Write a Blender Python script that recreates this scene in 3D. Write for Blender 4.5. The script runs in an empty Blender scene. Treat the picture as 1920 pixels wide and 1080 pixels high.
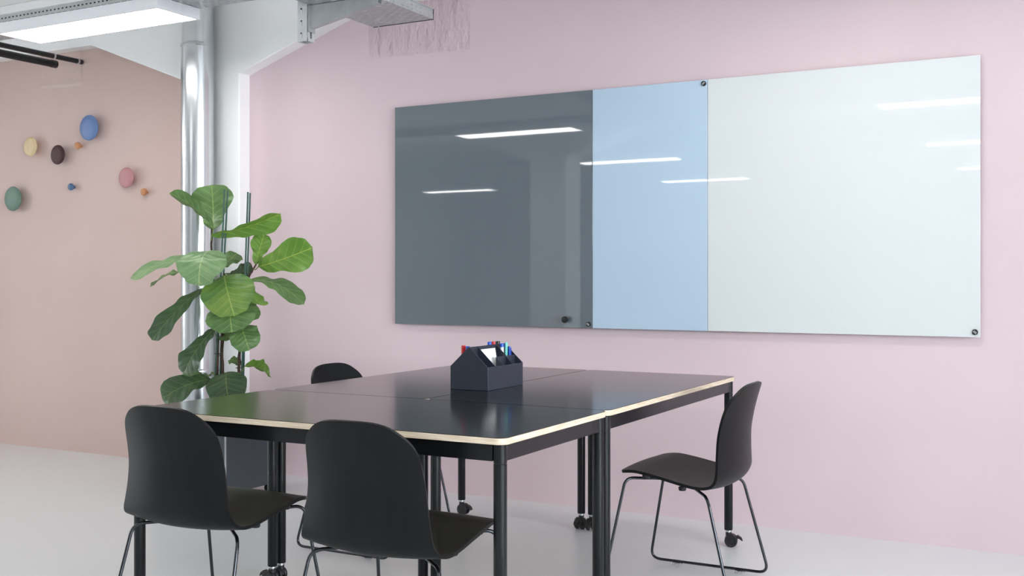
import bpy, bmesh, math, random
from math import pi, sin, cos, radians
from mathutils import Vector, Matrix, Quaternion
random.seed(7)
S = bpy.context.scene
COL = S.collection

# ------------------------------------------------------------------ camera, world, exposure
CAM_H = 1.1645
cd = bpy.data.cameras.new('camera'); cam = bpy.data.objects.new('camera', cd); COL.objects.link(cam)
cd.sensor_width = 36.0; cd.lens = 2033.0 * 36.0 / 1920.0
cd.shift_y = (522.85 - 540.0) / 1920.0
cam.location = (0, 0, CAM_H); cam.rotation_euler = (radians(90), 0, radians(28.32))
cd.clip_start = 0.05; cd.clip_end = 200
S.camera = cam
S.view_settings.view_transform = 'Standard'; S.view_settings.look = 'None'
S.view_settings.exposure = 1.14; S.view_settings.gamma = 1.0
S.view_settings.use_curve_mapping = False
w = bpy.data.worlds.new('overcast_sky'); S.world = w; w.use_nodes = True
wn = w.node_tree.nodes; wl = w.node_tree.links
bg = wn['Background']
tc = wn.new('ShaderNodeTexCoord'); sx = wn.new('ShaderNodeSeparateXYZ'); mr = wn.new('ShaderNodeMapRange'); rp = wn.new('ShaderNodeValToRGB')
wl.new(tc.outputs['Generated'], sx.inputs[0]); wl.new(sx.outputs['Z'], mr.inputs['Value'])
mr.inputs['From Min'].default_value = -0.3; mr.inputs['From Max'].default_value = 0.6
rp.color_ramp.elements[0].color = (0.42, 0.43, 0.44, 1); rp.color_ramp.elements[1].color = (0.84, 0.93, 1.0, 1)
wl.new(mr.outputs[0], rp.inputs[0]); wl.new(rp.outputs[0], bg.inputs['Color'])
SKY = 15.0
LED = 6.0
bg.inputs['Strength'].default_value = SKY
try:
    S.cycles.max_bounces = 14; S.cycles.diffuse_bounces = 8; S.cycles.caustics_reflective = False; S.cycles.caustics_refractive = False
except Exception: pass

# room extents (metres)
XW, XE, YN, YS, ZC = -11.0, 5.5, 5.041, -8.0, 3.06
WINS = [(XE, -3.4, -1.2), (XE, -0.9, 1.3), (XE, 1.6, 3.2), (XW, 0.8, 1.8)]  # last entry: unseen left-wall window, added to light the terracotta wall
WZ0, WZ1 = 0.75, 2.85
for xw, y0, y1 in WINS:      # daylight portals in the window openings
    l = bpy.data.lights.new('window_portal', 'AREA'); l.shape = 'RECTANGLE'; l.size = y1 - y0; l.size_y = WZ1 - WZ0
    o = bpy.data.objects.new('window_portal', l); COL.objects.link(o)
    sg = 1 if xw > 0 else -1
    o.location = (xw + sg * 0.2, (y0 + y1) / 2, (WZ0 + WZ1) / 2); o.rotation_euler = (radians(90), 0, sg * radians(90))
    l.cycles.is_portal = True

# ------------------------------------------------------------------ materials
def lin(c):
    return tuple(((v / 255.0) / 12.92 if v / 255.0 <= 0.04045 else ((v / 255.0 + 0.055) / 1.055) ** 2.4) for v in c) + (1.0,)
def mat(name, rgb, rough=0.5, metal=0.0, spec=0.5, bump=None, var=None, emit=0, coat=0, rvar=None, aniso=0, trans=0):
    """rgb 0-255; bump=(scale,strength,stretch); var=(scale,amount,stretch)"""
    m = bpy.data.materials.new(name); m.use_nodes = True
    n = m.node_tree.nodes; l = m.node_tree.links; b = n['Principled BSDF']
    c = lin(rgb); b.inputs['Base Color'].default_value = c
    b.inputs['Roughness'].default_value = rough; b.inputs['Metallic'].default_value = metal
    b.inputs['Specular IOR Level'].default_value = spec
    if coat: b.inputs['Coat Weight'].default_value = coat; b.inputs['Coat Roughness'].default_value = 0.03
    if aniso: b.inputs['Anisotropic'].default_value = aniso
    if trans: b.inputs['Transmission Weight'].default_value = trans
    if emit:
        b.inputs['Emission Color'].default_value = c; b.inputs['Emission Strength'].default_value = emit
    t = None
    def noise(sc, st, detail=5):
        nonlocal t
        if t is None: t = n.new('ShaderNodeTexCoord')
        mp = n.new('ShaderNodeMapping'); mp.inputs['Scale'].default_value = st
        l.new(t.outputs['Object'], mp.inputs[0])
        z = n.new('ShaderNodeTexNoise'); z.inputs['Scale'].default_value = sc; z.inputs['Detail'].default_value = detail
        l.new(mp.outputs[0], z.inputs['Vector']); return z
    if bump:
        z = noise(bump[0], bump[2] if len(bump) > 2 else (1, 1, 1))
        bp = n.new('ShaderNodeBump'); bp.inputs['Strength'].default_value = bump[1]; bp.inputs['Distance'].default_value = bump[3] if len(bump) > 3 else 0.002
        l.new(z.outputs['Fac'], bp.inputs['Height']); l.new(bp.outputs[0], b.inputs['Normal'])
    if var:
        z = noise(var[0], var[2] if len(var) > 2 else (1, 1, 1))
        r = n.new('ShaderNodeValToRGB'); r.color_ramp.elements[0].position = 0.3; r.color_ramp.elements[1].position = 0.7
        k = var[1]
        r.color_ramp.elements[0].color = tuple(v * (1 - k) for v in c[:3]) + (1,)
        r.color_ramp.elements[1].color = tuple(min(1, v * (1 + k)) for v in c[:3]) + (1,)
        l.new(z.outputs['Fac'], r.inputs[0]); l.new(r.outputs[0], b.inputs['Base Color'])
    if rvar:
        z = noise(rvar[0], (1, 1, 1)); q = n.new('ShaderNodeMapRange')
        q.inputs['To Min'].default_value = rvar[1]; q.inputs['To Max'].default_value = rvar[2]
        l.new(z.outputs['Fac'], q.inputs['Value']); l.new(q.outputs[0], b.inputs['Roughness'])
    return m

M = {}
M['pink'] = mat('pink_wall_paint', (222, 201, 206), 0.55, bump=(9, .25, (1, 1, 1), .004), var=(1.3, .03))
M['tan'] = mat('terracotta_wall_paint', (208, 183, 176), 0.6, bump=(9, .25, (1, 1, 1), .004), var=(1.3, .03))
M['patch_pink'] = mat('pink_plaster_patch', (215, 193, 199), 0.27, bump=(9, 1.0, (1.8, 1, .8), .04))
M['patch_tan'] = mat('terracotta_plaster_patch', (206, 181, 174), 0.5, bump=(11, .6, (1.5, 1, 1), .01))
M['white_conc'] = mat('white_painted_concrete', (250, 251, 252), 0.5, bump=(14, .5, (1, 1, 1), .006), var=(2, .02))
M['ceil'] = mat('ceiling_white', (242, 242, 241), 0.7, bump=(10, .3))
M['white_wall'] = mat('white_wall_paint', (222, 222, 220), 0.6)
M['grey_wall'] = mat('grey_wall_paint', (215, 217, 219), 0.6)
M['floor'] = mat('grey_epoxy_floor', (216, 219, 220), 0.27, spec=0.5)
M['blackwood'] = mat('black_stained_oak', (17, 18, 19), 0.42, spec=0.22, bump=(30, .15, (1, 1, .06), .0006), var=(26, .25, (1, 1, .08)))
M['blackseat'] = mat('black_stained_oak_seat', (17, 18, 19), 0.42, spec=0.22, bump=(30, .25, (1, .06, 1), .0008), var=(26, .25, (1, .08, 1)))
M['rod'] = mat('black_chrome_rod', (70, 72, 76), 0.22, metal=0.9)
M['clear'] = mat('clear_glide_plastic', (235, 238, 240), 0.1, trans=.85)
M['leg'] = mat('black_powder_coat', (16, 17, 20), 0.28, spec=0.35)
M['laminate'] = mat('black_laminate', (14, 14, 15), 0.16, spec=0.55)
M['plastic'] = mat('black_plastic', (28, 28, 30), 0.4)
M['steel'] = mat('zinc_steel', (205, 208, 210), 0.3, metal=1.0)
M['galv'] = mat('galvanised_duct', (215, 219, 222), 0.22, metal=1.0, rvar=(5, .14, .3), bump=(2.2, .22, (1, 1, .4), .012))
M['galv2'] = mat('galvanised_bracket', (184, 188, 190), 0.42, metal=0.5, var=(14, .12), bump=(20, .1))
M['led_body'] = mat('white_lamp_housing', (240, 242, 246), 0.35)
M['led'] = mat('led_diffuser', (255, 252, 249), 0.5, emit=LED)
M['blackpipe'] = mat('black_insulated_tube', (22, 23, 25), 0.45, bump=(30, .3))
M['board_dark'] = mat('dark_grey_back_painted_glass', (104, 113, 120), 0.02, spec=1.0)
M['board_blue'] = mat('pale_blue_back_painted_glass', (190, 212, 232), 0.02, spec=0.9)
M['board_white'] = mat('white_back_painted_glass', (222, 227, 228), 0.02, spec=0.9)
M['holder'] = mat('navy_grey_plastic', (40, 46, 59), 0.42, spec=0.5)
M['paper'] = mat('white_note_paper', (246, 246, 244), 0.8)
M['planter'] = mat('dark_slate_cabinet', (62, 68, 76), 0.45)
M['soil'] = mat('potting_soil', (48, 36, 28), 0.95, bump=(40, 1, (1, 1, 1), .01), var=(30, .4))
M['bark'] = mat('brown_bark', (70, 52, 44), 0.85, bump=(60, 1, (1, 1, .3), .004), var=(50, .35))
M['stake'] = mat('green_coated_stake', (46, 86, 74), 0.4)
M['petiole'] = mat('green_petiole', (120, 142, 74), 0.5)
M['tie'] = mat('black_tie', (20, 22, 22), 0.5)
for k, c in dict(red=(205, 28, 36), blue=(28, 82, 200), black=(26, 26, 28), teal=(120, 215, 205), white=(240, 240, 238), dblue=(20, 60, 160)).items():
    M['pen_' + k] = mat('pen_' + k, c, 0.3)
M['k_natural'] = mat('natural_oak', (216, 192, 150), 0.5, var=(14, .12, (1, 1, .15)))
M['k_dark'] = mat('aubergine_lacquer', (64, 26, 33), 0.55, bump=(40, .15, (1, 1, .1)))
M['k_oak'] = mat('warm_oak', (196, 138, 96), 0.45, var=(30, .12, (1, 1, .15)))
M['k_blue'] = mat('blue_lacquer', (98, 126, 176), 0.45)
M['k_pink'] = mat('dusty_rose_lacquer', (184, 130, 134), 0.5)
M['k_sblue'] = mat('slate_blue_lacquer', (74, 102, 138), 0.35)
M['k_green'] = mat('sage_green_lacquer', (98, 126, 112), 0.5)
M['frame_grey'] = mat('window_frame_white', (230, 231, 232), 0.4)

def ply_mat():
    m = mat('birch_plywood_edge', (226, 208, 182), 0.55); n = m.node_tree.nodes; l = m.node_tree.links; b = n['Principled BSDF']
    t = n.new('ShaderNodeTexCoord'); s = n.new('ShaderNodeSeparateXYZ'); l.new(t.outputs['Object'], s.inputs[0])
    a = n.new('ShaderNodeMath'); a.operation = 'MULTIPLY'; a.inputs[1].default_value = 2 * pi / 0.0032; l.new(s.outputs['Z'], a.inputs[0])
    q = n.new('ShaderNodeMath'); q.operation = 'SINE'; l.new(a.outputs[0], q.inputs[0])
    z = n.new('ShaderNodeTexNoise'); z.inputs['Scale'].default_value = 12; mp = n.new('ShaderNodeMapping'); mp.inputs['Scale'].default_value = (1, 1, 12)
    l.new(t.outputs['Object'], mp.inputs[0]); l.new(mp.outputs[0], z.inputs['Vector'])
    ad = n.new('ShaderNodeMath'); ad.operation = 'MULTIPLY_ADD'; ad.inputs[1].default_value = 0.25; l.new(q.outputs[0], ad.inputs[0]); l.new(z.outputs['Fac'], ad.inputs[2])
    r = n.new('ShaderNodeValToRGB'); r.color_ramp.elements[0].position = .2; r.color_ramp.elements[1].position = .75
    r.color_ramp.elements[0].color = lin((196, 170, 140)); r.color_ramp.elements[1].color = lin((238, 226, 206))
    l.new(ad.outputs[0], r.inputs[0]); l.new(r.outputs[0], b.inputs['Base Color']); return m
M['ply'] = ply_mat()

def glass_mat():
    m = bpy.data.materials.new('window_glass'); m.use_nodes = True; n = m.node_tree.nodes; l = m.node_tree.links
    n.remove(n['Principled BSDF']); out = n['Material Output']
    t = n.new('ShaderNodeBsdfTransparent'); g = n.new('ShaderNodeBsdfGlossy'); g.inputs['Roughness'].default_value = 0.0
    f = n.new('ShaderNodeFresnel'); f.inputs['IOR'].default_value = 1.45; mx = n.new('ShaderNodeMixShader')
    l.new(f.outputs[0], mx.inputs[0]); l.new(t.outputs[0], mx.inputs[1]); l.new(g.outputs[0], mx.inputs[2]); l.new(mx.outputs[0], out.inputs[0]); return m
M['glass'] = glass_mat()

def slot_mat(name, rgb, px, py, sx_, sy_, stagger=True):
    """sheet steel with punched slots; pattern in the UV map (metres)"""
    m = mat(name, rgb, 0.38, metal=0.45, var=(9, .08)); n = m.node_tree.nodes; l = m.node_tree.links; b = n['Principled BSDF']; out = n['Material Output']
    uv = n.new('ShaderNodeUVMap'); s = n.new('ShaderNodeSeparateXYZ'); l.new(uv.outputs[0], s.inputs[0])
    def mth(op, a, b_=None, c=None):
        q = n.new('ShaderNodeMath'); q.operation = op
        for i, v in enumerate((a, b_, c)):
            if v is None: continue
            if isinstance(v, (int, float)): q.inputs[i].default_value = v
            else: l.new(v, q.inputs[i])
        return q.outputs[0]
    row = mth('FLOOR', mth('DIVIDE', s.outputs['Y'], py))
    off = mth('MULTIPLY', mth('MODULO', row, 2.0), px * .5 if stagger else 0.0)
    fx = mth('ABSOLUTE', mth('SUBTRACT', mth('FLOORED_MODULO', mth('ADD', s.outputs['X'], off), px), px / 2)) if False else mth('ABSOLUTE', mth('SUBTRACT', mth('WRAP', mth('ADD', s.outputs['X'], off), px, 0.0), px / 2))
    fy = mth('ABSOLUTE', mth('SUBTRACT', mth('WRAP', s.outputs['Y'], py, 0.0), py / 2))
    hole = mth('MULTIPLY', mth('LESS_THAN', fx, sx_ / 2), mth('LESS_THAN', fy, sy_ / 2))
    tr = n.new('ShaderNodeBsdfTransparent'); mx = n.new('ShaderNodeMixShader')
    l.new(hole, mx.inputs[0]); l.new(b.outputs[0], mx.inputs[1]); l.new(tr.outputs[0], mx.inputs[2]); l.new(mx.outputs[0], out.inputs[0]); return m
M['slot_bottom'] = slot_mat('perforated_tray_steel', (176, 180, 184), .062, .024, .034, .006)
M['slot_side'] = slot_mat('perforated_tray_side_steel', (190, 194, 196), .04, .021, .015, .006, False)
M['slot_row'] = slot_mat('perforated_row_tray_steel', (186, 190, 190), .03, .036, .013, .007, False)
M['slot_strut'] = slot_mat('slotted_strut_steel', (222, 224, 226), .041, .06, .011, .03, False)

def leaf_mat(name, lo, hi, vein, under):
    m = bpy.data.materials.new(name); m.use_nodes = True; n = m.node_tree.nodes; l = m.node_tree.links; b = n['Principled BSDF']
    b.inputs['Roughness'].default_value = 0.38; b.inputs['Specular IOR Level'].default_value = .5
    uv = n.new('ShaderNodeUVMap'); s = n.new('ShaderNodeSeparateXYZ'); l.new(uv.outputs[0], s.inputs[0])
    def mth(op, a, b_=None, c=None, clamp=False):
        q = n.new('ShaderNodeMath'); q.operation = op; q.use_clamp = clamp
        for i, v in enumerate((a, b_, c)):
            if v is None: continue
            if isinstance(v, (int, float)): q.inputs[i].default_value = v
            else: l.new(v, q.inputs[i])
        return q.outputs[0]
    av = mth('ABSOLUTE', s.outputs['Y'])                       # |v| in half widths (0..1 at widest)
    mid = mth('SUBTRACT', 1.0, mth('MULTIPLY', av, 30.0), clamp=True)
    ph = mth('SUBTRACT', s.outputs['X'], mth('MULTIPLY', mth('POWER', av, 0.8), 0.26))
    wv = mth('ABSOLUTE', mth('SUBTRACT', mth('WRAP', mth('MULTIPLY', ph, 7.0), 1.0, 0.0), 0.5))
    side = mth('MULTIPLY', mth('SUBTRACT', 1.0, mth('MULTIPLY', wv, 15.0), clamp=True), mth('SUBTRACT', 1.0, mth('MULTIPLY', av, .85), clamp=True))
    vn = mth('MAXIMUM', mid, mth('MULTIPLY', side, .75))
    z = n.new('ShaderNodeTexNoise'); z.inputs['Scale'].default_value = 9; z.inputs['Detail'].default_value = 4
    tcx = n.new('ShaderNodeTexCoord'); l.new(tcx.outputs['Object'], z.inputs['Vector'])
    r = n.new('ShaderNodeValToRGB'); r.color_ramp.elements[0].color = lin(lo); r.color_ramp.elements[1].color = lin(hi)
    r.color_ramp.elements[0].position = .35; r.color_ramp.elements[1].position = .72
    l.new(z.outputs['Fac'], r.inputs[0])
    mx = n.new('ShaderNodeMixRGB'); l.new(vn, mx.inputs[0]); l.new(r.outputs[0], mx.inputs[1]); mx.inputs[2].default_value = lin(vein)
    l.new(mx.outputs[0], b.inputs['Base Color'])
    bp = n.new('ShaderNodeBump'); bp.inputs['Strength'].default_value = .6; bp.inputs['Distance'].default_value = .004; bp.invert = True
    l.new(mth('MULTIPLY', wv, 1.0), bp.inputs['Height']); l.new(bp.outputs[0], b.inputs['Normal'])
    tl = n.new('ShaderNodeBsdfTranslucent'); l.new(mx.outputs[0], tl.inputs[0])
    ms = n.new('ShaderNodeMixShader'); ms.inputs[0].default_value = .22
    l.new(b.outputs[0], ms.inputs[1]); l.new(tl.outputs[0], ms.inputs[2]); l.new(ms.outputs[0], n['Material Output'].inputs[0])
    return m
M['leaf_mid'] = leaf_mat('leaf_mid_green', (84, 118, 66), (114, 150, 90), (160, 186, 104), 0)
M['leaf_bright'] = leaf_mat('leaf_bright_green', (100, 146, 54), (130, 170, 80), (180, 200, 90), 0)
M['leaf_pale'] = leaf_mat('leaf_pale_sheen_green', (104, 142, 96), (142, 174, 122), (182, 200, 140), 0)
M['leaf_dark'] = leaf_mat('leaf_dark_green', (56, 84, 54), (74, 102, 66), (126, 146, 84), 0)
M['leaf_spot'] = leaf_mat('leaf_green_with_yellow_patches', (86, 130, 68), (132, 160, 70), (172, 192, 100), 0)

# ------------------------------------------------------------------ mesh helpers
def link(name, me, parent=None):
    o = bpy.data.objects.new(name, me); COL.objects.link(o)
    if parent: o.parent = parent
    return o
def obj(name, bm, m, parent=None, smooth=True, bevel=0, seg=2, angle=40):
    me = bpy.data.meshes.new(name); bmesh.ops.recalc_face_normals(bm, faces=bm.faces[:]); bm.to_mesh(me); bm.free()
    for mm in (m if isinstance(m, (list, tuple)) else [m]): me.materials.append(mm)
    if smooth:
        me.polygons.foreach_set('use_smooth', [True] * len(me.polygons)); me.set_sharp_from_angle(angle=radians(angle))
    o = link(name, me, parent)
    if bevel:
        b = o.modifiers.new('bevel', 'BEVEL'); b.width = bevel; b.segments = seg; b.limit_method = 'ANGLE'; b.angle_limit = radians(40); b.harden_normals = False
    return o
def thing(name, label, cat, loc=(0, 0, 0), rz=0, group=None):
    o = bpy.data.objects.new(name, None); COL.objects.link(o); o.empty_display_size = .1
    o.location = loc; o.rotation_euler = (0, 0, rz); return tag(o, label, cat, group)
def tag(o, label, cat, group=None):
    o['label'] = label; o['category'] = cat
    if group: o['group'] = group
    return o
def struct(o): o['kind'] = 'structure'; return o
def box(bm, x0, x1, y0, y1, z0, z1, mi=0):
    v = [bm.verts.new(p) for p in ((x0, y0, z0), (x1, y0, z0), (x1, y1, z0), (x0, y1, z0), (x0, y0, z1), (x1, y0, z1), (x1, y1, z1), (x0, y1, z1))]
    for f in ((0, 3, 2, 1), (4, 5, 6, 7), (0, 1, 5, 4), (1, 2, 6, 5), (2, 3, 7, 6), (3, 0, 4, 7)):
        bm.faces.new([v[i] for i in f]).material_index = mi
def nb(): return bmesh.new()
def boxm(*a): bm = nb(); box(bm, *a); return bm
def lathe(bm, prof, c=(0, 0, 0), axis=(0, 0, 1), seg=32, mi=0, cap=True):
    """prof = [(radius, height)...] revolved about axis through c"""
    q = Vector((0, 0, 1)).rotation_difference(Vector(axis).normalized()); c = Vector(c); rings = []
    for r, h in prof:
        if r < 1e-6: rings.append([bm.verts.new(c + q @ Vector((0, 0, h)))])
        else: rings.append([bm.verts.new(c + q @ Vector((r * cos(2 * pi * i / seg), r * sin(2 * pi * i / seg), h))) for i in range(seg)])
    for a, b in zip(rings, rings[1:]):
        if len(a) == 1 and len(b) == 1: continue
        for i in range(seg):
            j = (i + 1) % seg
            if len(a) == 1: f = [a[0], b[i], b[j]]
            elif len(b) == 1: f = [a[i], a[j], b[0]]
            else: f = [a[i], a[j], b[j], b[i]]
            bm.faces.new(f).material_index = mi
    if cap:
        for rg in (rings[0], rings[-1]):
            if len(rg) > 1: bm.faces.new(rg).material_index = mi
def cyl(bm, a, b, r, r2=None, seg=20, mi=0):
    a = Vector(a); b = Vector(b); L = (b - a).length
    lathe(bm, [(r, 0), (r if r2 is None else r2, L)], a, b - a, seg, mi)
def fillet(pts, r, n=6):
    pts = [Vector(p) for p in pts]; out = [pts[0]]
    for i in range(1, len(pts) - 1):
        p, a, b = pts[i], pts[i - 1], pts[i + 1]
        rr = r[i] if isinstance(r, (list, tuple)) else r
        d1 = (a - p); d2 = (b - p); k = min(rr, d1.length * .48, d2.length * .48)
        s = p + d1.normalized() * k; e = p + d2.normalized() * k
        for j in range(n + 1):
            t = j / n; out.append(s * (1 - t) ** 2 + p * 2 * t * (1 - t) + e * t * t)
    out.append(pts[-1]); return out
def tube(bm, pts, r, seg=12, mi=0):
    pts = [Vector(p) for p in pts]; rings = []; nrm = None
    for i, p in enumerate(pts):
        t = (pts[min(i + 1, len(pts) - 1)] - pts[max(i - 1, 0)]).normalized()
        if nrm is None:
            nrm = t.orthogonal().normalized()
        nrm = (nrm - t * nrm.dot(t)).normalized(); bn = t.cross(nrm)
        rr = r[i] if isinstance(r, (list, tuple)) else r
        rings.append([bm.verts.new(p + nrm * rr * cos(2 * pi * k / seg) + bn * rr * sin(2 * pi * k / seg)) for k in range(seg)])
    for a, b in zip(rings, rings[1:]):
        for i in range(seg):
            j = (i + 1) % seg; bm.faces.new((a[i], a[j], b[j], b[i])).material_index = mi
    bm.faces.new(rings[0]).material_index = mi; bm.faces.new(rings[-1]).material_index = mi
def prism(bm, poly, d, z0, z1, mi=0):
    """poly 2D points; d = function (u,v,w)->Vector; extruded w from z0 to z1"""
    a = [bm.verts.new(d(u, v, z0)) for u, v in poly]; b = [bm.verts.new(d(u, v, z1)) for u, v in poly]
    bm.faces.new(a).material_index = mi; bm.faces.new(b[::-1]).material_index = mi
    for i in range(len(poly)):
        j = (i + 1) % len(poly); bm.faces.new((a[i], a[j], b[j], b[i])).material_index = mi
def dup(o, parent=None):
    c = o.copy(); COL.objects.link(c); c.parent = parent
    for ch in o.children: dup(ch, c)
    return c
def planeuv(bm, corners, uvs, mi=0):
    uvl = bm.loops.layers.uv.verify(); f = bm.faces.new([bm.verts.new(c) for c in corners]); f.material_index = mi
    for lp, uv in zip(f.loops, uvs): lp[uvl].uv = uv

# ------------------------------------------------------------------ room shell
struct(obj('floor', boxm(XW, XE, YS, YN + .2, -.1, 0), M['floor'], smooth=False))
struct(obj('ceiling', boxm(XW, XE, YS, YN + .2, ZC, ZC + .1), M['ceil'], smooth=False))
COLL, COLR, FRY = -4.968, -4.527, 4.951      # wall column edges and front face
struct(obj('wall_back_right', boxm(COLR - .1, XE, YN, YN + .2, 0, ZC), M['pink'], smooth=False))
struct(obj('wall_back_left', boxm(XW, COLR - .1, YN, YN + .2, 0, ZC), M['tan'], smooth=False))
struct(obj('wall_front', boxm(XW, XE, YS - .15, YS, 0, ZC), M['grey_wall'], smooth=False))
for nm, xa, xb in (('wall_right', XE, XE + .25), ('wall_left', XW - .25, XW)):
    bm = nb(); ww = [q for q in WINS if xa <= q[0] <= xb]
    box(bm, xa, xb, YS - .15, YN + .2, 0, WZ0); box(bm, xa, xb, YS - .15, YN + .2, WZ1, ZC)
    ys = [YS - .15] + [v for p in ww for v in p[1:]] + [YN + .2]
    for a, b in zip(ys[0::2], ys[1::2]): box(bm, xa, xb, a, b, WZ0, WZ1)
    struct(obj(nm, bm, M['white_wall'], smooth=False))
for i, (xw, a, b) in enumerate(WINS):
    sg = 1 if xw > 0 else -1; t = .045; x0, x1 = sorted((xw + sg * .1, xw + sg * .15))
    bm = nb()
    box(bm, x0, x1, a, b, WZ0, WZ0 + t); box(bm, x0, x1, a, b, WZ1 - t, WZ1)
    for yy in (a, (a + b) / 2 - t / 2, b - t): box(bm, x0, x1, yy, yy + t, WZ0 + t, WZ1 - t)
    fr = struct(obj('window_%d' % (i + 1), bm, M['frame_grey'], smooth=False))
    obj('pane', boxm(x0 + .02, x0 + .026, a + t, b - t, WZ0 + t, WZ1 - t), M['glass'], fr, smooth=False)
    q0, q1 = sorted((xw - sg * .06, xw + sg * .1)); obj('sill', boxm(q0, q1, a, b, WZ0 - .001, WZ0 + .02), M['frame_grey'], fr, smooth=False)

# portal frame on the wall: column with haunches and beam, white painted concrete
def frame(name, xl, xr, hz, top, dl, dr, yf, yb, xa, xb):
    z = 0
    poly = [(xl, 0), (xr, 0), (xr, hz), (dr, top), (xb, top), (xb, ZC), (xa, ZC), (xa, top), (dl, top), (xl, hz - .01)]
    bm = nb()
    # split into convex pieces that share edges
    d = lambda u, v, w_: Vector((u, w_, v))
    vf = [bm.verts.new(d(u, v, yf)) for u, v in poly]; vb = [bm.verts.new(d(u, v, yb)) for u, v in poly]
    bm.faces.new(vf); bm.faces.new(vb[::-1])
    for i in range(len(poly)):
        j = (i + 1) % len(poly); bm.faces.new((vf[i], vf[j], vb[j], vb[i]))
    return struct(obj(name, bm, M['white_conc'], smooth=False, bevel=.008))
frame('trim_1', COLL, COLR, 2.398, 2.698, -5.81, -3.63, FRY, YN + .01, XW, XE)
frame('trim_2', -5.16, -4.75, 2.40, 2.698, -5.9, -3.95, -.30, .06, XW, XE)

# trowelled plaster patches where services enter the wall
def patch(name, x0, x1, z0a, z0b, z1, m, label, amp):
    bm = nb(); n = 26; k = 18; g = []
    for j in range(k + 1):
        row = []
        for i in range(n + 1):
            u = i / n; v = j / k; x = x0 + (x1 - x0) * u; zb = z0a + (z0b - z0a) * u + random.uniform(-.003, .003) * (j == 0)
            z = zb + (z1 - zb) * v; e = i in (0, n) or j == 0
            y = YN - (0.0005 if e else .004 + random.random() * amp)
            row.append(bm.verts.new((x, y, z)))
        g.append(row)
    for j in range(k):
        for i in range(n): bm.faces.new((g[j][i], g[j][i + 1], g[j + 1][i + 1], g[j + 1][i]))
    return tag(obj(name, bm, m, angle=180), label, 'plaster patch')
patch('plaster_patch', -3.64, -2.975, 2.418, 2.404, 2.70, M['patch_pink'], 'rough trowelled pink plaster patch on the wall behind the hanging cable tray', .006)
patch('plaster_patch', -6.42, -5.99, 2.47, 2.463, 2.70, M['patch_tan'], 'faint square terracotta plaster patch where the black tubes meet the wall', .002)

# ------------------------------------------------------------------ round galvanised duct down the column
PX, PY = -4.763, 4.848
dt = thing('air_duct', 'shiny round galvanised steel duct running down in front of the white column', 'duct', (PX, PY, 0))
bm = nb(); lathe(bm, [(.0975, .62), (.0975, 2.562)], seg=64); obj('duct_section', bm, M['galv'], dt)
bm = nb(); lathe(bm, [(.0935, 2.57), (.0935, ZC)], seg=64); obj('duct_section', bm, M['galv'], dt)
bm = nb(); lathe(bm, [(.0935, 0), (.0935, .615)], seg=64); obj('duct_section', bm, M['galv'], dt)
for z in (.618, 2.566):
    bm = nb(); lathe(bm, [(.0975, z - .012), (.101, z - .008), (.101, z + .002), (.097, z + .010), (.0935, z + .012)], seg=64, cap=False); obj('joint_ring', bm, M['galv'], dt)

# ------------------------------------------------------------------ lamps in rows, each under its own perforated tray
LX = [-5.29, -1.48 - 1.215 + 1.215, -9.17]
LX = [-5.283, -1.49, -9.17]; LY = [3.869, 1.10, -1.60, -4.30]
def make_lamp():
    t = thing('ceiling_lamp', 'x', 'lamp')
    bm = nb(); L, W, H = 1.215, .288, .057
    box(bm, 0, L, 0, .012, 0, H); box(bm, 0, L, W - .012, W, 0, H); box(bm, 0, .012, .012, W - .012, 0, H); box(bm, L - .012, L, .012, W - .012, 0, H)
    box(bm, .012, L - .012, .012, W - .012, .012, H)
    obj('housing', bm, M['led_body'], t, smooth=False)
    obj('diffuser', boxm(.0125, L - .0125, .0125, W - .0125, .004, .0115), M['led'], t, smooth=False)
    return t
lab = {
 (0, 0): 'long white LED ceiling lamp hanging in front of the duct, upper left',
 (0, 1): 'long white LED lamp mirrored large in the dark glass board',
 (0, 2): 'long white LED lamp mirrored across the left half of the blue board',
 (0, 3): 'long white LED lamp mirrored across the joint of the blue and white boards',
 (1, 1): 'white LED lamp mirrored highest on the white board at its right edge',
 (1, 2): 'white LED lamp mirrored second from top at the white board right edge',
 (1, 3): 'white LED lamp mirrored lowest at the white board right edge',
 (2, 3): 'white LED lamp mirrored small and low in the dark glass board'}
lab.update({(1, 0): 'white LED lamp overhead right, above the right-hand table', (2, 0): 'white LED lamp beyond the left picture edge beside the terracotta wall',
 (2, 1): 'white LED lamp far left in the second lamp row from the wall', (2, 2): 'white LED lamp far left in the third lamp row from the wall'})
proto = None
for (i, j), s_ in lab.items():
    if proto is None: o = proto = make_lamp()
    else: o = dup(proto)
    o['label'] = s_; o['group'] = 'LED lamps in rows under the ceiling'; o.location = (LX[i], LY[j], 2.5)

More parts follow.
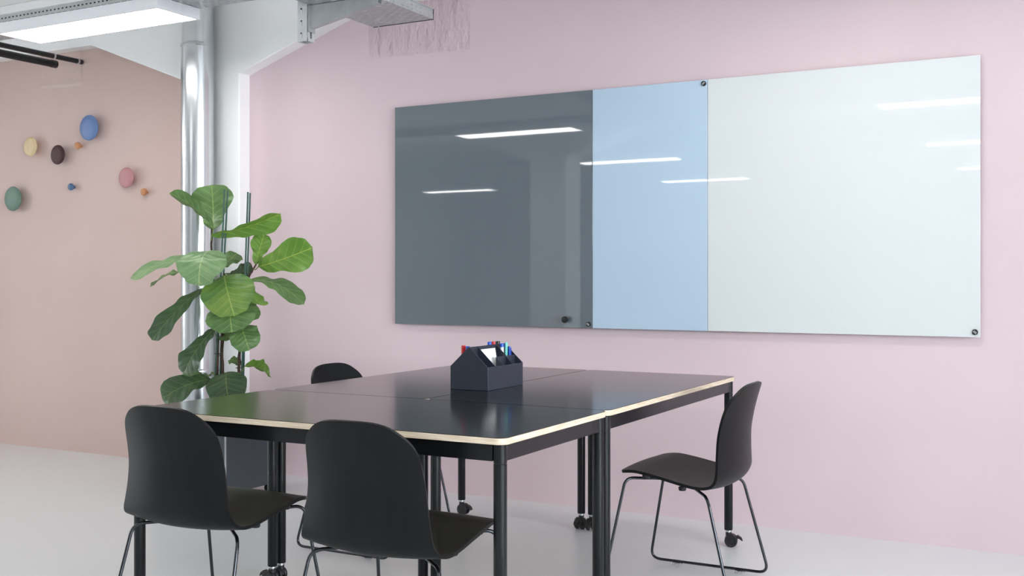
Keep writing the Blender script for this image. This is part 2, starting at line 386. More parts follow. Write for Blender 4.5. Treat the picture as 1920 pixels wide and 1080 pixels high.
def channel(bm, L, W, H, rim=.012):
    """open tray along +x, width y 0..W, height H; uv in metres; slots: 0 = sides, 1 = bottom"""
    planeuv(bm, [(0, 0, 0), (L, 0, 0), (L, W, 0), (0, W, 0)], [(0, 0), (0, L), (W, L), (W, 0)], 1)
    for y in (0, W): planeuv(bm, [(0, y, 0), (L, y, 0), (L, y, H), (0, y, H)], [(0, 0), (L, 0), (L, H), (0, H)], 0)
def make_tray(label, L, W, H, loc, rz, side='slot_row'):
    t = thing('cable_tray', label, 'cable tray', loc, rz)
    bm = nb(); channel(bm, L, W, H); obj('perforated_channel', bm, [M[side], M['slot_bottom']], t, smooth=False)
    bm = nb()
    for y in (0, W): tube(bm, [(0, y, H), (L, y, H)], .0035, 8)
    obj('rolled_rim', bm, M['galv2'], t)
    return t
tlab = ['perforated steel cable tray on top of the long lamp, running above the duct',
        'perforated steel cable tray over the lamp mirrored large in the dark board',
        'perforated steel cable tray over the lamp mirrored in the blue board',
        'farthest perforated steel cable tray, mirrored above the low lamps']
for j, y in enumerate(LY):
    make_tray(tlab[j], 12.2 if j else 8.35, .30, .036, (-9.6 if j else -5.75, y - .004, 2.5585), 0)
make_tray('short perforated steel cable tray over the lamp beyond the left picture edge', 3.1, .30, .036, (-9.6, LY[0] - .004, 2.5585), 0)
for j, y in enumerate(LY):
    bm = nb(); x0 = -5.6 if j == 0 else -9.4
    for k in range(1): tube(bm, [(x0 + i * .6, y + .0105 + .026 * k + random.uniform(-.001, .001), 2.5765) for i in range(int((2.4 - x0) / .6))], .0115, 8)
    c = tag(obj('cable', bm, M['blackpipe']), ['thick black cable lying in the tray above the long lamp at upper left', 'thick black cable in the tray over the second lamp row from the pink wall', 'thick black cable in the tray over the third lamp row from the pink wall', 'thick black cable in the tray over the fourth lamp row from the pink wall'][j], 'cable', 'black cables in the lamp trays')
tY = make_tray('perforated steel cable tray hanging end-on before the pink wall, on a bracket arm', 4.3, .376, .052, (-3.002, .418, 2.5), radians(90), 'slot_side')
bm = nb()
tube(bm, [(4.3, 0, .052), (4.3, 0, 0), (4.3, .376, 0), (4.3, .376, .052)], .003, 8)
obj('edge_protector', bm, M['plastic'], tY)
for (yy, xx) in ((3.85, .18), (4.17, .19), (4.24, .30), (3.4, .1), (3.0, .25)):
    bm = nb(); lathe(bm, [(.006, -.004), (.006, 0)], (yy, xx, 0), seg=6); lathe(bm, [(.0028, -.02), (.0028, 0)], (yy, xx, 0), seg=8); obj('bolt', bm, M['steel'], tY)
# bracket: slotted strut and tapered cantilever arm
bk = thing('tray_bracket', 'galvanised slotted hanger strut with tapered arm holding up the cable tray', 'bracket', (-3.414, 4.2, 0))
bm = nb()
planeuv(bm, [(-.03, -.02, 2.325), (.03, -.02, 2.325), (.03, -.02, ZC), (-.03, -.02, ZC)], [(-.03 - .0105, 0), (.03 - .0105, 0), (.03 - .0105, .735), (-.03 - .0105, .735)])
planeuv(bm, [(.03, -.02, 2.325), (.03, .03, 2.325), (.03, .03, ZC), (.03, -.02, ZC)], [(0, 0), (.041, 0), (.041, .735), (0, .735)])
planeuv(bm, [(-.03, -.02, 2.325), (-.03, .03, 2.325), (-.03, .03, ZC), (-.03, -.02, ZC)], [(0, 0), (.041, 0), (.041, .735), (0, .735)])
planeuv(bm, [(-.03, .03, 2.325), (.03, .03, 2.325), (.03, .03, ZC), (-.03, .03, ZC)], [(0, .001)] * 4)
so = obj('slotted_strut', bm, M['slot_strut'], bk, smooth=False); sm = so.modifiers.new('s', 'SOLIDIFY'); sm.thickness = .0022
bm = nb(); d = lambda u, v, w_: Vector((u, w_, v))
prism(bm, [(.035, 2.386), (.44, 2.462), (.44, 2.498), (.035, 2.498)], d, -.012, -.009)
prism(bm, [(.035, 2.386), (.44, 2.462), (.44, 2.464), (.035, 2.389)], d, -.009, .018)
prism(bm, [(.035, 2.386), (.44, 2.462), (.44, 2.498), (.035, 2.498)], d, .018, .021)
box(bm, .032, .037, -.02, .03, 2.37, 2.497)
obj('cantilever_arm', bm, M['galv2'], bk, smooth=False)

# black tubes from the left into the wall patch
bt = thing('black_tube', 'upper black insulated tube ending in the wall patch, top left', 'tube', (-5.985, 0, 2.617), 0, 'black tubes at the top left')
bm = nb(); cyl(bm, (0, 2.6, 0), (0, 5.03, 0), .0165, seg=24); obj('insulation', bm, M['blackpipe'], bt)
for yy in (4.80, 4.99): bm = nb(); cyl(bm, (0, yy, 0), (0, yy + .012, 0), .0195, seg=24); obj('clamp', bm, M['steel'], bt)
bt = thing('black_tube', 'lower, thicker black insulated tube with a square cut end, top left', 'tube', (-6.08, 0, 2.588), 0, 'black tubes at the top left')
bm = nb(); cyl(bm, (0, 2.6, 0), (0, 4.88, 0), .024, seg=28); obj('insulation', bm, M['blackpipe'], bt)
bm = nb(); cyl(bm, (0, 4.86, 0), (0, 4.9, 0), .026, seg=28); obj('end_collar', bm, M['blackpipe'], bt)
bm = nb(); cyl(bm, (-6.5, -2.2, 2.76), (1.5, -2.2, 2.76), .15, seg=40)
for x in (-6, -4.5, -3, -1.5, 0): lathe(bm, [(.154, 0), (.154, .02)], (x, -2.2, 2.76), (1, 0, 0), 40)
tag(obj('ventilation_duct', bm, M['galv']), 'round silver ventilation duct mirrored in the dark glass board', 'duct')

# ------------------------------------------------------------------ glass boards
BX = [-3.444, -2.240, -1.638, -.434]; BZ0, BZ1 = .915, 2.119; BY0, BY1 = 5.013, 5.019
def board(i, m, label, badges):
    t = thing('glass_board', label, 'glass board', ((BX[i] + BX[i + 1]) / 2, BY1, BZ0)); w_ = (BX[i + 1] - BX[i]) / 2
    obj('glass_panel', boxm(-w_ + .001, w_ - .001, BY0 - BY1, 0, 0, BZ1 - BZ0), m, t, bevel=.001)
    z1 = BZ1 - BZ0
    for a in (.05, z1 - .08): obj('mounting_rail', boxm(-w_ + .06, w_ - .06, .0005, YN - BY1 - .0005, a, a + .03), M['galv2'], t, smooth=False)
    for bx, bz, ang in badges:
        bm = nb(); c = (bx - t.location.x, BY0 - BY1, bz - BZ0)
        lathe(bm, [(.0125, 0), (.0125, .004), (.011, .006), (0, .006)], c, (0, -1, 0), 28)
        bd = obj('corner_badge', bm, M['plastic'], t); bd['label'] = 'round black corner badge'
        bm = nb(); q = Matrix.Rotation(radians(ang), 4, 'Y')
        for s_ in (0, 1): box(bm, -.009 + s_ * .002, .009 - s_ * .002, -.0075, -.0055, -.0045 + s_ * .005, -.0005 + s_ * .005)
        bmesh.ops.transform(bm, matrix=Matrix.Translation(c) @ q, verts=bm.verts[:]); bb = obj('badge_bars', bm, M['steel'], bd, smooth=False)
    return t
board(0, M['board_dark'], 'square dark grey glossy glass wall board, leftmost of the row', [(-2.262, .935, 40)])
board(1, M['board_blue'], 'narrow pale blue glossy glass wall board in the middle of the row', [(-1.657, 2.101, -40)])
board(2, M['board_white'], 'square white glossy glass wall board, rightmost of the row', [(-.456, .937, 40)])
mg = thing('board_magnet', 'small round black magnet near the bottom of the dark glass board', 'magnet', (-2.383, BY0, .957))
bm = nb(); lathe(bm, [(.010, 0), (.010, .004), (.0075, .009), (.009, .014), (.0165, .02), (.018, .026), (.0165, .031), (.008, .0335), (0, .034)], (0, 0, 0), (0, -1, 0), 32)
obj('magnet_body', bm, M['plastic'], mg)

# ------------------------------------------------------------------ round coat knobs
KN = [('k_natural', -6.461, 2.074, .066, 'medium natural pale wood disc knob on the terracotta wall', .05),
      ('k_dark', -6.184, 2.004, .066, 'medium dark aubergine disc knob on the terracotta wall', .05),
      ('k_oak', -6.006, 2.056, .025, 'small warm wood knob between the blue and dark discs', .038),
      ('k_blue', -5.878, 2.166, .085, 'large blue disc knob, highest on the terracotta wall', .052),
      ('k_pink', -5.533, 1.820, .066, 'medium dusty rose disc knob on the terracotta wall', .05),
      ('k_oak', -5.389, 1.723, .025, 'small warm wood knob to the lower right of the rose disc', .038),
      ('k_sblue', -6.071, 1.783, .025, 'small slate blue knob below the dark disc', .038),
      ('k_green', -6.639, 1.722, .085, 'large sage green disc knob, leftmost on the wall', .052)]
for m, x, z, r, lb, dp in KN:
    t = thing('coat_knob', lb, 'wall knob', (x, YN, z), 0, 'round knobs on the terracotta wall')
    bm = nb()
    if r > .03: lathe(bm, [(r - .014, dp - .022), (r - .003, dp - .014), (r, dp - .009), (r - .001, dp - .004), (r - .006, dp), (r * .5, dp + .002), (0, dp + .0025)], (0, 0, 0), (0, -1, 0), 48)
    else: lathe(bm, [(r * .5, dp - .03), (r * .95, dp - .014), (r, dp - .008), (r * .9, dp - .001), (r * .5, dp + .003), (0, dp + .004)], (0, 0, 0), (0, -1, 0), 32)
    obj('disc', bm, M[m], t)
    bm = nb(); a = max(r * .34, .011)
    lathe(bm, [(a * .9, 0), (a * .8, dp * .3), (r * .5 if r > .03 else r * .5, dp - .021 if r > .03 else dp - .028)], (0, 0, 0), (0, -1, 0), 32)
    obj('stem', bm, M[m], t)

# ------------------------------------------------------------------ tables
TT = .74
def rrect(x0, x1, y0, y1, r, n=7):
    p = []
    for cx, cy, a in ((x1 - r, y0 + r, -90), (x1 - r, y1 - r, 0), (x0 + r, y1 - r, 90), (x0 + r, y0 + r, 180)):
        for k in range(n + 1):
            t = radians(a + 90 * k / n); p.append((cx + r * cos(t), cy + r * sin(t)))
    return p
def caster(t, x, y, rz, brake):
    bm = nb(); lathe(bm, [(.009, .058), (.009, .066), (.0145, .0665), (.0145, .0735)], (x, y, 0), seg=20)
    c = obj('caster', bm, M['steel'], t)
    R_ = Matrix.Translation((x, y, 0)) @ Matrix.Rotation(rz, 4, 'Z') @ Matrix.Scale(.78, 4)
    bm = nb()
    # hood over the two wheels, cheeks curve over the axle
    pts = []
    for k in range(13):
        a = radians(-10 + 200 * k / 12); pts.append((.014 + .030 * cos(a), .036 + .032 * sin(a) + .004))
    d = lambda u, v, w_: Vector((u, w_, v)); prism(bm, pts + [(-.01, .04)], d, -.009, .009)
    lathe(bm, [(.016, .062), (.016, .080)], (0, 0, 0), seg=20)
    bmesh.ops.transform(bm, matrix=R_, verts=bm.verts[:]); obj('caster_hood', bm, M['plastic'], c)
    for s_ in (-1, 1):
        bm = nb(); ax = (0, s_, 0)
        lathe(bm, [(0, .0100), (.033, .0100), (.0355, .013), (.0355, .022), (.0335, .0245), (.026, .0255), (.024, .0235), (.010, .0235), (.008, .026), (0, .0265)], (.014, 0, .0356), ax, 36)
        bmesh.ops.transform(bm, matrix=R_, verts=bm.verts[:]); obj('wheel', bm, M['plastic'], c)
    if brake:
        bm = nb(); prism(bm, [(.044, .062), (.052, .066), (.072, .052), (.078, .036), (.073, .036), (.060, .046), (.046, .05)], d, -.012, .012)
        bmesh.ops.transform(bm, matrix=R_, verts=bm.verts[:]); obj('brake_lever', bm, M['plastic'], c)
def table(label, x0, x1, y0, y1, rots):
    cx, cy = (x0 + x1) / 2, (y0 + y1) / 2; t = thing('table', label, 'table', (cx, cy, 0), 0, 'black tables pushed together')
    a, b = (x1 - x0) / 2, (y1 - y0) / 2
    bm = nb(); d = lambda u, v, w_: Vector((u, v, w_))
    prism(bm, rrect(-a, a, -b, b, .03), d, TT - .019, TT - .0015); top = obj('tabletop', bm, M['ply'], t, bevel=.0008); top['label'] = 'pale plywood edge'
    bm = nb(); prism(bm, rrect(-a + .0008, a - .0008, -b + .0008, b - .0008, .0295), d, TT - .00145, TT); obj('laminate_surface', bm, M['laminate'], top, smooth=False)
    i_, r = .025, .0185; k = 0; zt = TT - .0195
    for sx_ in (-1, 1):
        for sy_ in (-1, 1):
            lx, ly = sx_ * (a - i_), sy_ * (b - i_)
            bm = nb(); lathe(bm, [(.014, .072), (r - .001, .0725), (r, .075), (r, .6675), (r - .0012, .668), (r - .0012, .670), (r, .6705), (r, zt)], (lx, ly, 0), seg=36)
            obj('leg', bm, M['leg'], t); caster(t, lx, ly, rots[k], True); k += 1
    q = i_ + r + .0005
    for s_ in (-1, 1):
        obj('apron', boxm(-a + q, a - q, s_ * (b - i_) - .011, s_ * (b - i_) + .011, .674, zt), M['leg'], t, bevel=.001)
        obj('apron', boxm(s_ * (a - i_) - .011, s_ * (a - i_) + .011, -b + q, b - q, .674, zt), M['leg'], t, bevel=.001)
    return t
X0 = -1.385; Y0 = 2.525
table('black wheeled table nearest the camera, set crosswise with two chairs tucked in', X0 - 1.4, X0, Y0, Y0 + .7, [3.14, 3.05, 1.2, .1])
table('black wheeled table on the right, its side facing the single right-hand chair', X0 - .7, X0, Y0 + .7035, Y0 + 2.1035, [1.57, -1.5, 0, .25])
table('black wheeled table at the back left, under the pink wall side with one chair', X0 - 1.4035, X0 - .7035, Y0 + .7035, Y0 + 2.1035, [3.14, -.1, 1.57, -1.65])

# ------------------------------------------------------------------ chairs
def chair_shell():
    # local: +y forward, x sideways, z up; profile from seat front to top of back (y, z)
    P = [(.195, .449), (.17, .4535), (.12, .453), (.06, .442), (0, .429), (-.06, .415), (-.11, .4055), (-.150, .403), (-.182, .411), (-.205, .432), (-.217, .465), (-.220, .53), (-.222, .59), (-.229, .64), (-.239, .69), (-.251, .74), (-.262, .782)]
    W = [.205, .220, .230, .235, .237, .238, .238, .234, .229, .222, .215, .204, .197, .193, .188, .183, .178]
    C = [-.006, -.002, .003, .006, .008, .010, .012, .016, .022, .03, .036, .040, .040, .038, .034, .028, .022]   # forward/up lift of the sides
    pv = [Vector((0, p[0], p[1])) for p in P]; cum = [0]
    for a, b in zip(pv, pv[1:]): cum.append(cum[-1] + (b - a).length)
    L = cum[-1]
    def cr(vals, s):   # catmull-rom by arc length
        i = max(0, min(len(cum) - 2, next((k for k in range(len(cum) - 1) if cum[k + 1] >= s), len(cum) - 2)))
        t = (s - cum[i]) / (cum[i + 1] - cum[i]); g = lambda k: vals[max(0, min(len(vals) - 1, k))]
        a, b, c, d_ = g(i - 1), g(i), g(i + 1), g(i + 2)
        return ((b * 2) + (c - a) * t + (a * 2 - b * 5 + c * 4 - d_) * t * t + (b * 3 - a - c * 3 + d_) * t ** 3) * .5
    bm = nb(); n, m = 30, 76; g = []
    for j in range(m + 1):
        row = []; v = j / m
        for i in range(n + 1):
            s = sin((i / n - .5) * pi); e = 1 - (1 - abs(s) ** 2.5) ** (1 / 2.5)
            e2 = 1 - (1 - abs(s) ** 5) ** (1 / 5)
            l0 = .045 * e2; l1 = L - .125 * e; q = l0 + (l1 - l0) * v
            p = cr(pv, q); tg = (cr(pv, min(L, q + .004)) - cr(pv, max(0, q - .004))).normalized(); nr = Vector((0, tg.z, -tg.y))
            if nr.y < 0 and tg.z > 0: nr = -nr
            if tg.z <= .3 and nr.z < 0: nr = -nr
            nr = Vector((0, tg.z, -tg.y)); 
            ww = cr(W, q); lift = cr(C, q)
            row.append(bm.verts.new(Vector((s * ww, 0, 0)) + p + nr * lift * s * s))
        g.append(row)
    for j in range(m):
        for i in range(n): bm.faces.new((g[j][i], g[j][i + 1], g[j + 1][i + 1], g[j + 1][i]))
    return bm
def make_chair():
    t = thing('chair', 'x', 'chair')
    bm = chair_shell(); sh = obj('seat_shell', bm, M['blackwood'], t, angle=180)
    s = sh.modifiers.new('thick', 'SOLIDIFY'); s.thickness = .0105; s.offset = 0
    b = sh.modifiers.new('round', 'BEVEL'); b.width = .003; b.segments = 3; b.limit_method = 'ANGLE'; b.angle_limit = radians(50)
    for sd in (-1, 1):
        bm = nb()
        pts = [(sd * .05, .03, .409), (sd * .075, .055, .412), (sd * .215, .165, .428), (sd * .25, .245, .0165), (sd * .25, -.245, .0165), (sd * .22, -.15, .384), (sd * .075, -.04, .394), (sd * .05, -.02, .398)]
        tube(bm, fillet(pts, [0, .03, .035, .045, .045, .035, .03, 0], 8), .0056, 12)
        obj('sled_runner', bm, M['rod'], t)
        for yy in (.13, -.13):
            bm = nb(); lathe(bm, [(.009, .0), (.010, .003), (.010, .010)], (sd * .25, yy, 0), seg=20); box(bm, sd * .25 - .008, sd * .25 + .008, yy - .02, yy + .02, .006, .011)
            obj('glide', bm, M['clear'], t)
        for yy, zz, xx in ((.09, .434, .20), (-.05, .404, .20)):
            bm = nb(); lathe(bm, [(.012, zz - .006), (.014, zz - .002), (.014, zz + .007)], (sd * xx, yy, 0), seg=20); obj('bumper', bm, M['plastic'], t)
    bm = nb(); prism(bm, [(-.04, .392), (.045, .404), (.045, .427), (-.04, .409)], lambda u, v, w_: Vector((w_, u, v)), -.065, .065); obj('mounting_plate', bm, M['plastic'], t)
    return t
ch = make_chair()
spots = [(-1.77, 2.62, 0, 'black wooden chair in the foreground middle, back to camera, tucked under the near table'),
         (-2.483, 2.62, 0, 'black wooden chair in the left foreground, back to camera, tucked under the near table'),
         (-1.37, 3.95, 90, 'black wooden chair on the right, in side view, pulled out beside the right table'),
         (-2.79, 3.92, -90, 'black wooden chair behind the tables at left, only the top of its back showing above')]
for i, (x, y, a, lb) in enumerate(spots):
    o = ch if i == 0 else dup(ch)
    o.location = (x, y, 0); o.rotation_euler = (0, 0, radians(a)); o['label'] = lb; o['group'] = 'black sled base chairs around the tables'

# ------------------------------------------------------------------ desk organiser shaped like a house
HX, HY, HW, HL, HE, HR = -2.024, 3.563, .166, .285, .089, .1655
def dh(u, v, w_): return Vector((u, w_, v))
hd = thing('desk_organiser', 'dark slate house-shaped desk organiser standing on the tables', 'organiser', (HX - HW / 2, HY + HL / 2, TT + .0003))
a, l_, th = HW / 2, HL / 2, .003
gable = [(-a, 0), (a, 0), (a, HE), (0, HR), (-a, HE)]
for y in (-l_, l_ - th):
    bm = nb(); prism(bm, gable, dh, y, y + th); obj('gable_end', bm, M['holder'], hd, bevel=.0014, seg=3)
for s_ in (-1, 1):
    obj('side_wall', boxm(s_ * a - (th if s_ > 0 else 0), s_ * a + (th if s_ < 0 else 0), -l_ + th, l_ - th, 0, HE), M['holder'], hd, bevel=.0012, seg=3)
obj('base', boxm(-a + th, a - th, -l_ + th, l_ - th, 0, .004), M['holder'], hd, smooth=False)
obj('centre_wall', boxm(-.0015, .0015, -l_ + th, l_ - th, .004, HR - .002), M['holder'], hd, smooth=False)
for s_ in (-1, 1):    # full sloped partition
    bm = nb(); prism(bm, [(s_ * .0015, .004), (s_ * (a - th), .004), (s_ * (a - th), HE - .002), (s_ * .0015, HR - .004)], dh, -.0775, -.0755); obj('partition', bm, M['holder'], hd, smooth=False)
bm = nb(); prism(bm, [(.0015, .004), (.046, .004), (.046, .122), (.0015, HR - .004)], dh, .0675, .0695); obj('partition', bm, M['holder'], hd, smooth=False)
obj('partition', boxm(.046, .048, -.0135, l_ - th, .004, .1195), M['holder'], hd, smooth=False)
for y in (-.0155, .0635):
    bm = nb(); prism(bm, [(.048, .004), (a - th, .004), (a - th, HE - .002), (.048, .1185)], dh, y, y + .002); obj('partition', bm, M['holder'], hd, smooth=False)
bm = nb(); prism(bm, [(-.0015, .004), (-a + th, .004), (-a + th, HE - .002), (-.0015, HR - .004)], dh, .030, .032); obj('partition', bm, M['holder'], hd, smooth=False)
# white note block leaning inside
nt = thing('note_pad', 'white note pad leaning inside the house-shaped organiser', 'note pad', (HX - HW / 2 + .0385, HY + HL / 2 - .014, TT + .0058))
bm = nb(); box(bm, -.002, .002, -.056, .054, 0, .148)
bmesh.ops.transform(bm, matrix=Matrix.Rotation(radians(-11), 4, 'Y'), verts=bm.verts[:])
obj('paper_stack', bm, M['paper'], nt, smooth=False)
def pen(name, label, x, y, L, r, capm, bodym, lean, caplen=.04, clip=False):
    t = thing(name, label, 'pen', (HX - HW / 2 + x, HY + HL / 2 + y, TT + .0048), 0, 'pens and markers in the organiser')
    q = Matrix.Rotation(radians(lean[0]), 4, 'Y') @ Matrix.Rotation(radians(lean[1]), 4, 'X')
    bm = nb(); lathe(bm, [(r * .9, .001), (r * .9, L - caplen)], seg=20); bmesh.ops.transform(bm, matrix=q, verts=bm.verts[:]); obj('barrel', bm, M[bodym], t)
    bm = nb(); lathe(bm, [(r, L - caplen), (r, L - .004), (r * .9, L), (0, L)], seg=20)
    if clip: box(bm, r, r + .003, -.002, .002, L - caplen - .015, L - .006)
    bmesh.ops.transform(bm, matrix=q, verts=bm.verts[:]); obj('pen_cap', bm, M[capm], t)
pen('marker', 'thick red marker cap sticking out at the left roof slope of the organiser', -.042, -.112, .163, .0085, 'pen_red', 'pen_white', (0, 0))
pen('marker', 'blue marker barely rising beside the red marker at the organiser left', -.018, -.120, .161, .008, 'pen_blue', 'pen_white', (0, 0))
pen('marker', 'blue marker cap standing behind the organiser ridge', -.020, .053, .169, .0085, 'pen_blue', 'pen_white', (0, 0))
pen('marker', 'red marker cap standing behind the organiser ridge', -.024, .092, .168, .0075, 'pen_red', 'pen_white', (0, 0))
pen('marker', 'black marker cap, tallest behind the organiser ridge', -.022, .124, .168, .0095, 'pen_black', 'pen_black', (0, 0))
pen('marker', 'white marker with blue cap in the far compartment of the organiser', .018, .086, .162, .0085, 'pen_blue', 'pen_white', (0, 0), .014)
pen('pen', 'mint green pen in the far compartment of the organiser', .030, .100, .166, .0055, 'pen_teal', 'pen_teal', (0, 0))
pen('pen', 'slim blue pen with clip at the far compartment of the organiser', .038, .112, .150, .0045, 'pen_blue', 'pen_blue', (0, 0), .05, True)

# ------------------------------------------------------------------ planter on wheels with fiddle-leaf fig
pl = thing('planter_box', 'dark slate planter cabinet on small wheels under the fig, behind the tables', 'planter', (-4.215, 4.42, 0))
bm = nb(); aa, bb, hh = .265, .205, .42
box(bm, -aa, -aa + .018, -bb, bb, .05, hh); box(bm, aa - .018, aa, -bb, bb, .05, hh); box(bm, -aa + .018, aa - .018, -bb, -bb + .018, .05, hh); box(bm, -aa + .018, aa - .018, bb - .018, bb, .05, hh)
box(bm, -aa + .018, aa - .018, -bb + .018, bb - .018, .05, .07)
obj('cabinet_body', bm, M['planter'], pl, smooth=False, bevel=.002)
obj('corner_strip', boxm(aa - .001, aa + .003, -bb - .003, -bb + .006, .05, hh), M['galv2'], pl, smooth=False)['label'] = 'pale grey corner strip'
bm = nb(); box(bm, -aa + .018, aa - .018, -bb + .018, bb - .018, .33, .384); obj('soil', bm, M['soil'], pl, smooth=False)
for sx_ in (-1, 1):
    for sy_ in (-1, 1):
        bm = nb(); lathe(bm, [(.020, -.009), (.022, -.006), (.022, .006), (.020, .009)], (sx_ * (aa - .04), sy_ * (bb - .035), .0225), (0, 1, 0), 24)
        box(bm, sx_ * (aa - .04) - .014, sx_ * (aa - .04) + .014, sy_ * (bb - .035) - .014, sy_ * (bb - .035) + .014, .036, .05); obj('wheel', bm, M['plastic'], pl)
#PLANT#
# leaf, trunk and stake coordinates in metres, world frame
LEAVES = [
 ('leaf_mid', (-4.251,4.445,1.441), (-4.416,4.299,1.638), (-0.482,0.032,0.876), 0.062, 0.60, 0.03, (-4.274,4.456,1.407), 0),
 ('leaf_mid', (-4.268,4.459,1.436), (-4.342,4.532,1.679), (0.554,-0.820,0.148), 0.115, 0.15, -0.03, (-4.274,4.456,1.389), 0),
 ('leaf_bright', (-4.259,4.441,1.406), (-3.864,4.540,1.500), (0.311,-0.461,-0.831), 0.085, 0.70, 0.02, (-4.275,4.455,1.372), 0),
 ('leaf_bright', (-4.062,4.570,1.243), (-4.034,4.608,1.411), (0.384,-0.923,0.000), 0.062, 0.25, 0.00, (-4.078,4.562,1.209), 0),
 ('leaf_bright', (-4.035,4.562,1.231), (-3.728,4.637,1.328), (0.626,-0.756,-0.192), 0.105, 0.35, 0.03, (-4.074,4.564,1.216), 0),
 ('leaf_pale', (-4.308,4.415,1.295), (-4.594,4.170,1.184), (0.085,-0.374,0.924), 0.100, 0.10, 0.02, (-4.274,4.456,1.256), 0),
 ('leaf_pale', (-4.228,4.389,1.317), (-4.172,4.249,1.144), (0.296,-0.734,0.612), 0.130, -0.08, 0.05, (-4.275,4.455,1.281), 1),
 ('leaf_mid', (-4.419,4.412,1.205), (-4.626,4.357,1.149), (0.055,-0.317,0.947), 0.085, 0.10, 0.02, (-4.266,4.457,1.181), 0),
 ('leaf_mid', (-4.311,4.583,1.233), (-4.336,4.718,1.308), (0.454,-0.843,0.287), 0.060, 0.10, 0.00, (-4.269,4.456,1.206), 0),
 ('leaf_dark', (-4.274,4.569,1.191), (-4.149,4.637,1.235), (0.251,-0.467,-0.848), 0.070, 0.20, 0.03, (-4.262,4.457,1.156), 0),
 ('leaf_spot', (-4.143,4.413,1.184), (-4.027,4.361,0.975), (0.472,-0.780,0.410), 0.135, -0.08, 0.04, (-4.175,4.458,1.150), 1),
 ('leaf_mid', (-4.068,4.521,1.158), (-3.780,4.642,1.040), (0.301,-0.338,0.892), 0.085, 0.10, 0.05, (-4.109,4.545,1.114), 0),
 ('leaf_bright', (-4.063,4.524,1.152), (-3.977,4.525,1.008), (0.954,-0.115,0.277), 0.055, 0.30, -0.03, (-4.109,4.545,1.114), 0),
 ('leaf_dark', (-4.302,4.418,1.112), (-4.439,4.174,0.848), (0.048,-0.881,0.470), 0.085, 0.20, 0.02, (-4.252,4.458,1.081), 0),
 ('leaf_mid', (-4.141,4.459,1.016), (-4.037,4.356,0.890), (0.418,-0.676,0.607), 0.125, -0.08, 0.04, (-4.198,4.466,0.992), 1),
 ('leaf_mid', (-4.083,4.479,0.907), (-3.985,4.430,0.794), (0.498,-0.720,0.483), 0.082, -0.05, 0.03, (-4.137,4.536,0.867), 1),
 ('leaf_dark', (-4.234,4.432,0.891), (-4.328,4.290,0.662), (0.029,-0.944,0.329), 0.085, 0.15, 0.02, (-4.229,4.457,0.834), 0),
 ('leaf_mid', (-4.249,4.447,0.654), (-4.456,4.449,0.633), (0.172,-0.319,0.932), 0.060, 0.10, -0.04, (-4.236,4.453,0.604), 0),
 ('leaf_dark', (-4.237,4.419,0.618), (-4.394,4.209,0.535), (0.270,-0.695,0.666), 0.100, 0.15, 0.03, (-4.238,4.453,0.586), 0),
 ('leaf_dark', (-4.154,4.441,0.658), (-4.068,4.373,0.485), (0.481,-0.794,0.371), 0.105, -0.08, 0.04, (-4.206,4.470,0.606), 1),
 ('leaf_bright', (-4.097,4.528,0.692), (-3.944,4.565,0.648), (-0.221,0.621,0.752), 0.080, 0.50, 0.02, (-4.149,4.535,0.646), 0),
 ('leaf_mid', (-4.137,4.564,0.688), (-4.225,4.550,0.718), (0.233,-0.432,0.872), 0.040, 0.30, 0.00, (-4.149,4.535,0.646), 0),
 ('leaf_mid', (-4.085,4.558,1.056), (-4.047,4.532,0.940), (0.626,-0.756,0.192), 0.050, 0.20, 0.00, (-4.119,4.540,1.017), 0),
 ('leaf_mid', (-4.193,4.499,0.895), (-4.175,4.463,0.824), (0.272,-0.890,0.365), 0.045, 0.20, 0.00, (-4.209,4.467,0.869), 0),
]
TRUNKS = [
 [(-4.243,4.449,0.385), (-4.243,4.449,0.473), (-4.241,4.451,0.531), (-4.233,4.455,0.659), (-4.228,4.458,0.904), (-4.248,4.458,1.056), (-4.273,4.456,1.231), (-4.276,4.455,1.319), (-4.273,4.456,1.442)],
 [(-4.207,4.469,0.385), (-4.207,4.469,0.473), (-4.205,4.470,0.659), (-4.210,4.467,0.904), (-4.193,4.465,1.027), (-4.175,4.463,1.115), (-4.176,4.452,1.196)],
 [(-4.151,4.545,0.385), (-4.151,4.545,0.468), (-4.149,4.535,0.622), (-4.146,4.536,0.792), (-4.124,4.537,0.968), (-4.106,4.546,1.138), (-4.085,4.558,1.196), (-4.059,4.571,1.243)],
]
STAKES = [
 [(-4.169,4.444,1.651), (-4.201,4.450,1.173), (-4.241,4.451,0.648), (-4.246,4.448,0.444), (-4.246,4.448,0.385)],
 [(-4.161,4.460,1.646), (-4.193,4.465,1.231), (-4.225,4.471,0.632), (-4.230,4.468,0.442), (-4.230,4.468,0.385)],
 [(-4.105,4.558,1.642), (-4.120,4.550,1.144), (-4.124,4.537,0.792), (-4.134,4.531,0.441), (-4.134,4.531,0.385)],
 [(-4.108,4.579,1.638), (-4.114,4.564,1.193), (-4.123,4.549,0.792), (-4.131,4.544,0.440), (-4.131,4.544,0.385)],
]

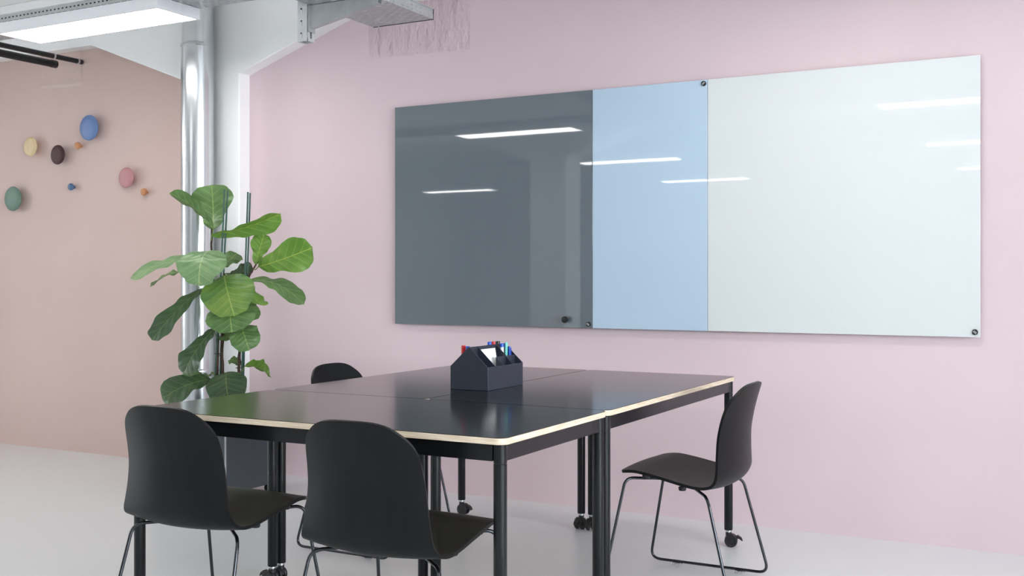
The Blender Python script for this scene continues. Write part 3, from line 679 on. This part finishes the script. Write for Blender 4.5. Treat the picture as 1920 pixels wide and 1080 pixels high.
FZ = .385
fig = thing('fiddle_leaf_fig', 'tall fiddle-leaf fig with big green leaves in front of the duct', 'plant', (-4.215, 4.42, FZ))
O = Vector((-4.215, 4.42, FZ))
HWP = [(0, .04), (.05, .22), (.14, .42), (.26, .52), (.38, .60), (.5, .78), (.62, .95), (.73, 1.0), (.84, .94), (.92, .76), (1.0, .0)]
HWR = [(0, .10), (.04, .42), (.12, .70), (.24, .90), (.38, .99), (.55, 1.0), (.7, .95), (.82, .80), (.9, .62), (1.0, .0)]
def hwid(t, tab):
    for (a, x), (b, y) in zip(tab, tab[1:]):
        if t <= b:
            s = (t - a) / (b - a)
            return x + (y - x) * s if b < 1 else x * max(0, 1 - s * s) ** .5
    return 0
for idx, (m, B, T, N, hw, fold, droop, TR, rd) in enumerate(LEAVES):
    rnd = random.Random(idx * 13 + 5)
    B, T, N, TR = Vector(B) - O, Vector(T) - O, Vector(N), Vector(TR) - O
    Lv = T - B; L = Lv.length; ex = Lv.normalized(); nz = (N - ex * N.dot(ex)).normalized(); ey = nz.cross(ex)
    bm = nb(); uvl = bm.loops.layers.uv.verify(); nu, nv = 30, 14; g = []; uvs = {}
    ph = [rnd.uniform(0, 6.28) for _ in range(4)]
    for i in range(nu + 1):
        u = 1 - (1 - i / nu) ** 1.25 if False else i / nu; row = []
        wdt = hwid(u, HWR if rd else HWP) * hw * (1 + .05 * sin(9 * u + ph[0]))
        for j in range(nv + 1):
            s = j / nv * 2 - 1; yy = s * wdt
            wv = sin(u * 17 + ph[1] + (1.3 if s > 0 else 0)) * .010 * abs(s) ** 1.5 + sin(u * 29 + ph[2] + s) * .004 * abs(s)
            vein = -.006 * abs(sin((u - .26 * abs(yy / hw)) * 7 * pi)) * (1 - abs(s) ** 4) * min(1, wdt / hw) 
            cup = fold * abs(yy) + wv - vein * .8
            bend = -droop * (4 * u * (1 - u)) * -1
            p = B + ex * (u * L) + ey * yy * (1 - .25 * fold) + nz * (cup * .6 + bend - .02 * droop / max(abs(droop), .01) * u)
            edge = 1 + .03 * sin(u * 40 + ph[3]) * (abs(s) > .98)
            v_ = bm.verts.new(p); uvs[v_] = (u, yy / hw); row.append(v_)
        g.append(row)
    for i in range(nu):
        for j in range(nv):
            f = bm.faces.new((g[i][j], g[i + 1][j], g[i + 1][j + 1], g[i][j + 1]))
            for lp in f.loops: lp[uvl].uv = uvs[lp.vert]
    # petiole
    tube(bm, fillet([TR, (TR + B) / 2 + Vector((0, 0, -.01)), B, B + ex * .02], .02, 3), .0028, 8, 1)
    o = obj('leaf', bm, [M[m], M['petiole']], fig, angle=180)
    if m == 'leaf_spot': o['label'] = 'green leaf with yellow patches'
for pts in TRUNKS:
    pts = [Vector(p) - O for p in pts]; q = []
    for a, b in zip(pts, pts[1:]):
        for k in range(6): q.append(a.lerp(b, k / 6) + Vector((random.uniform(-.0025, .0025), random.uniform(-.0025, .0025), 0)))
    q.append(pts[-1]); n_ = len(q)
    bm = nb(); tube(bm, q, [(.010 - .0055 * i / n_) * random.uniform(.85, 1.2) for i in range(n_)], 10)
    for i in range(6, n_ - 6, 4):
        d_ = Vector((random.uniform(-1, 1), random.uniform(-1, 1), .3)).normalized(); cyl(bm, q[i], q[i] + d_ * random.uniform(.012, .024), .0025, .0018, 6)
    obj('trunk', bm, M['bark'], fig)
for pts in STAKES:
    bm = nb(); tube(bm, [Vector(p) - O for p in pts], .0048, 12); obj('support_stake', bm, M['stake'], fig)
for i, (a, z) in enumerate(((0, .37), (0, .59), (2, .29), (2, .49))):
    p = Vector(TRUNKS[a][2]); q = Vector(STAKES[a][-2])
    pa = [Vector(v_) for v_ in TRUNKS[a]]; zz = z + FZ
    for s_, e_ in zip(pa, pa[1:]):
        if s_.z <= zz <= e_.z: c = s_.lerp(e_, (zz - s_.z) / (e_.z - s_.z)) - O
    ring = [c + Vector((.02 * cos(k * pi / 6), .014 * sin(k * pi / 6), 0)) for k in range(13)]
    bm = nb(); tube(bm, ring, .0018, 6); obj('plant_tie', bm, M['tie'], fig)
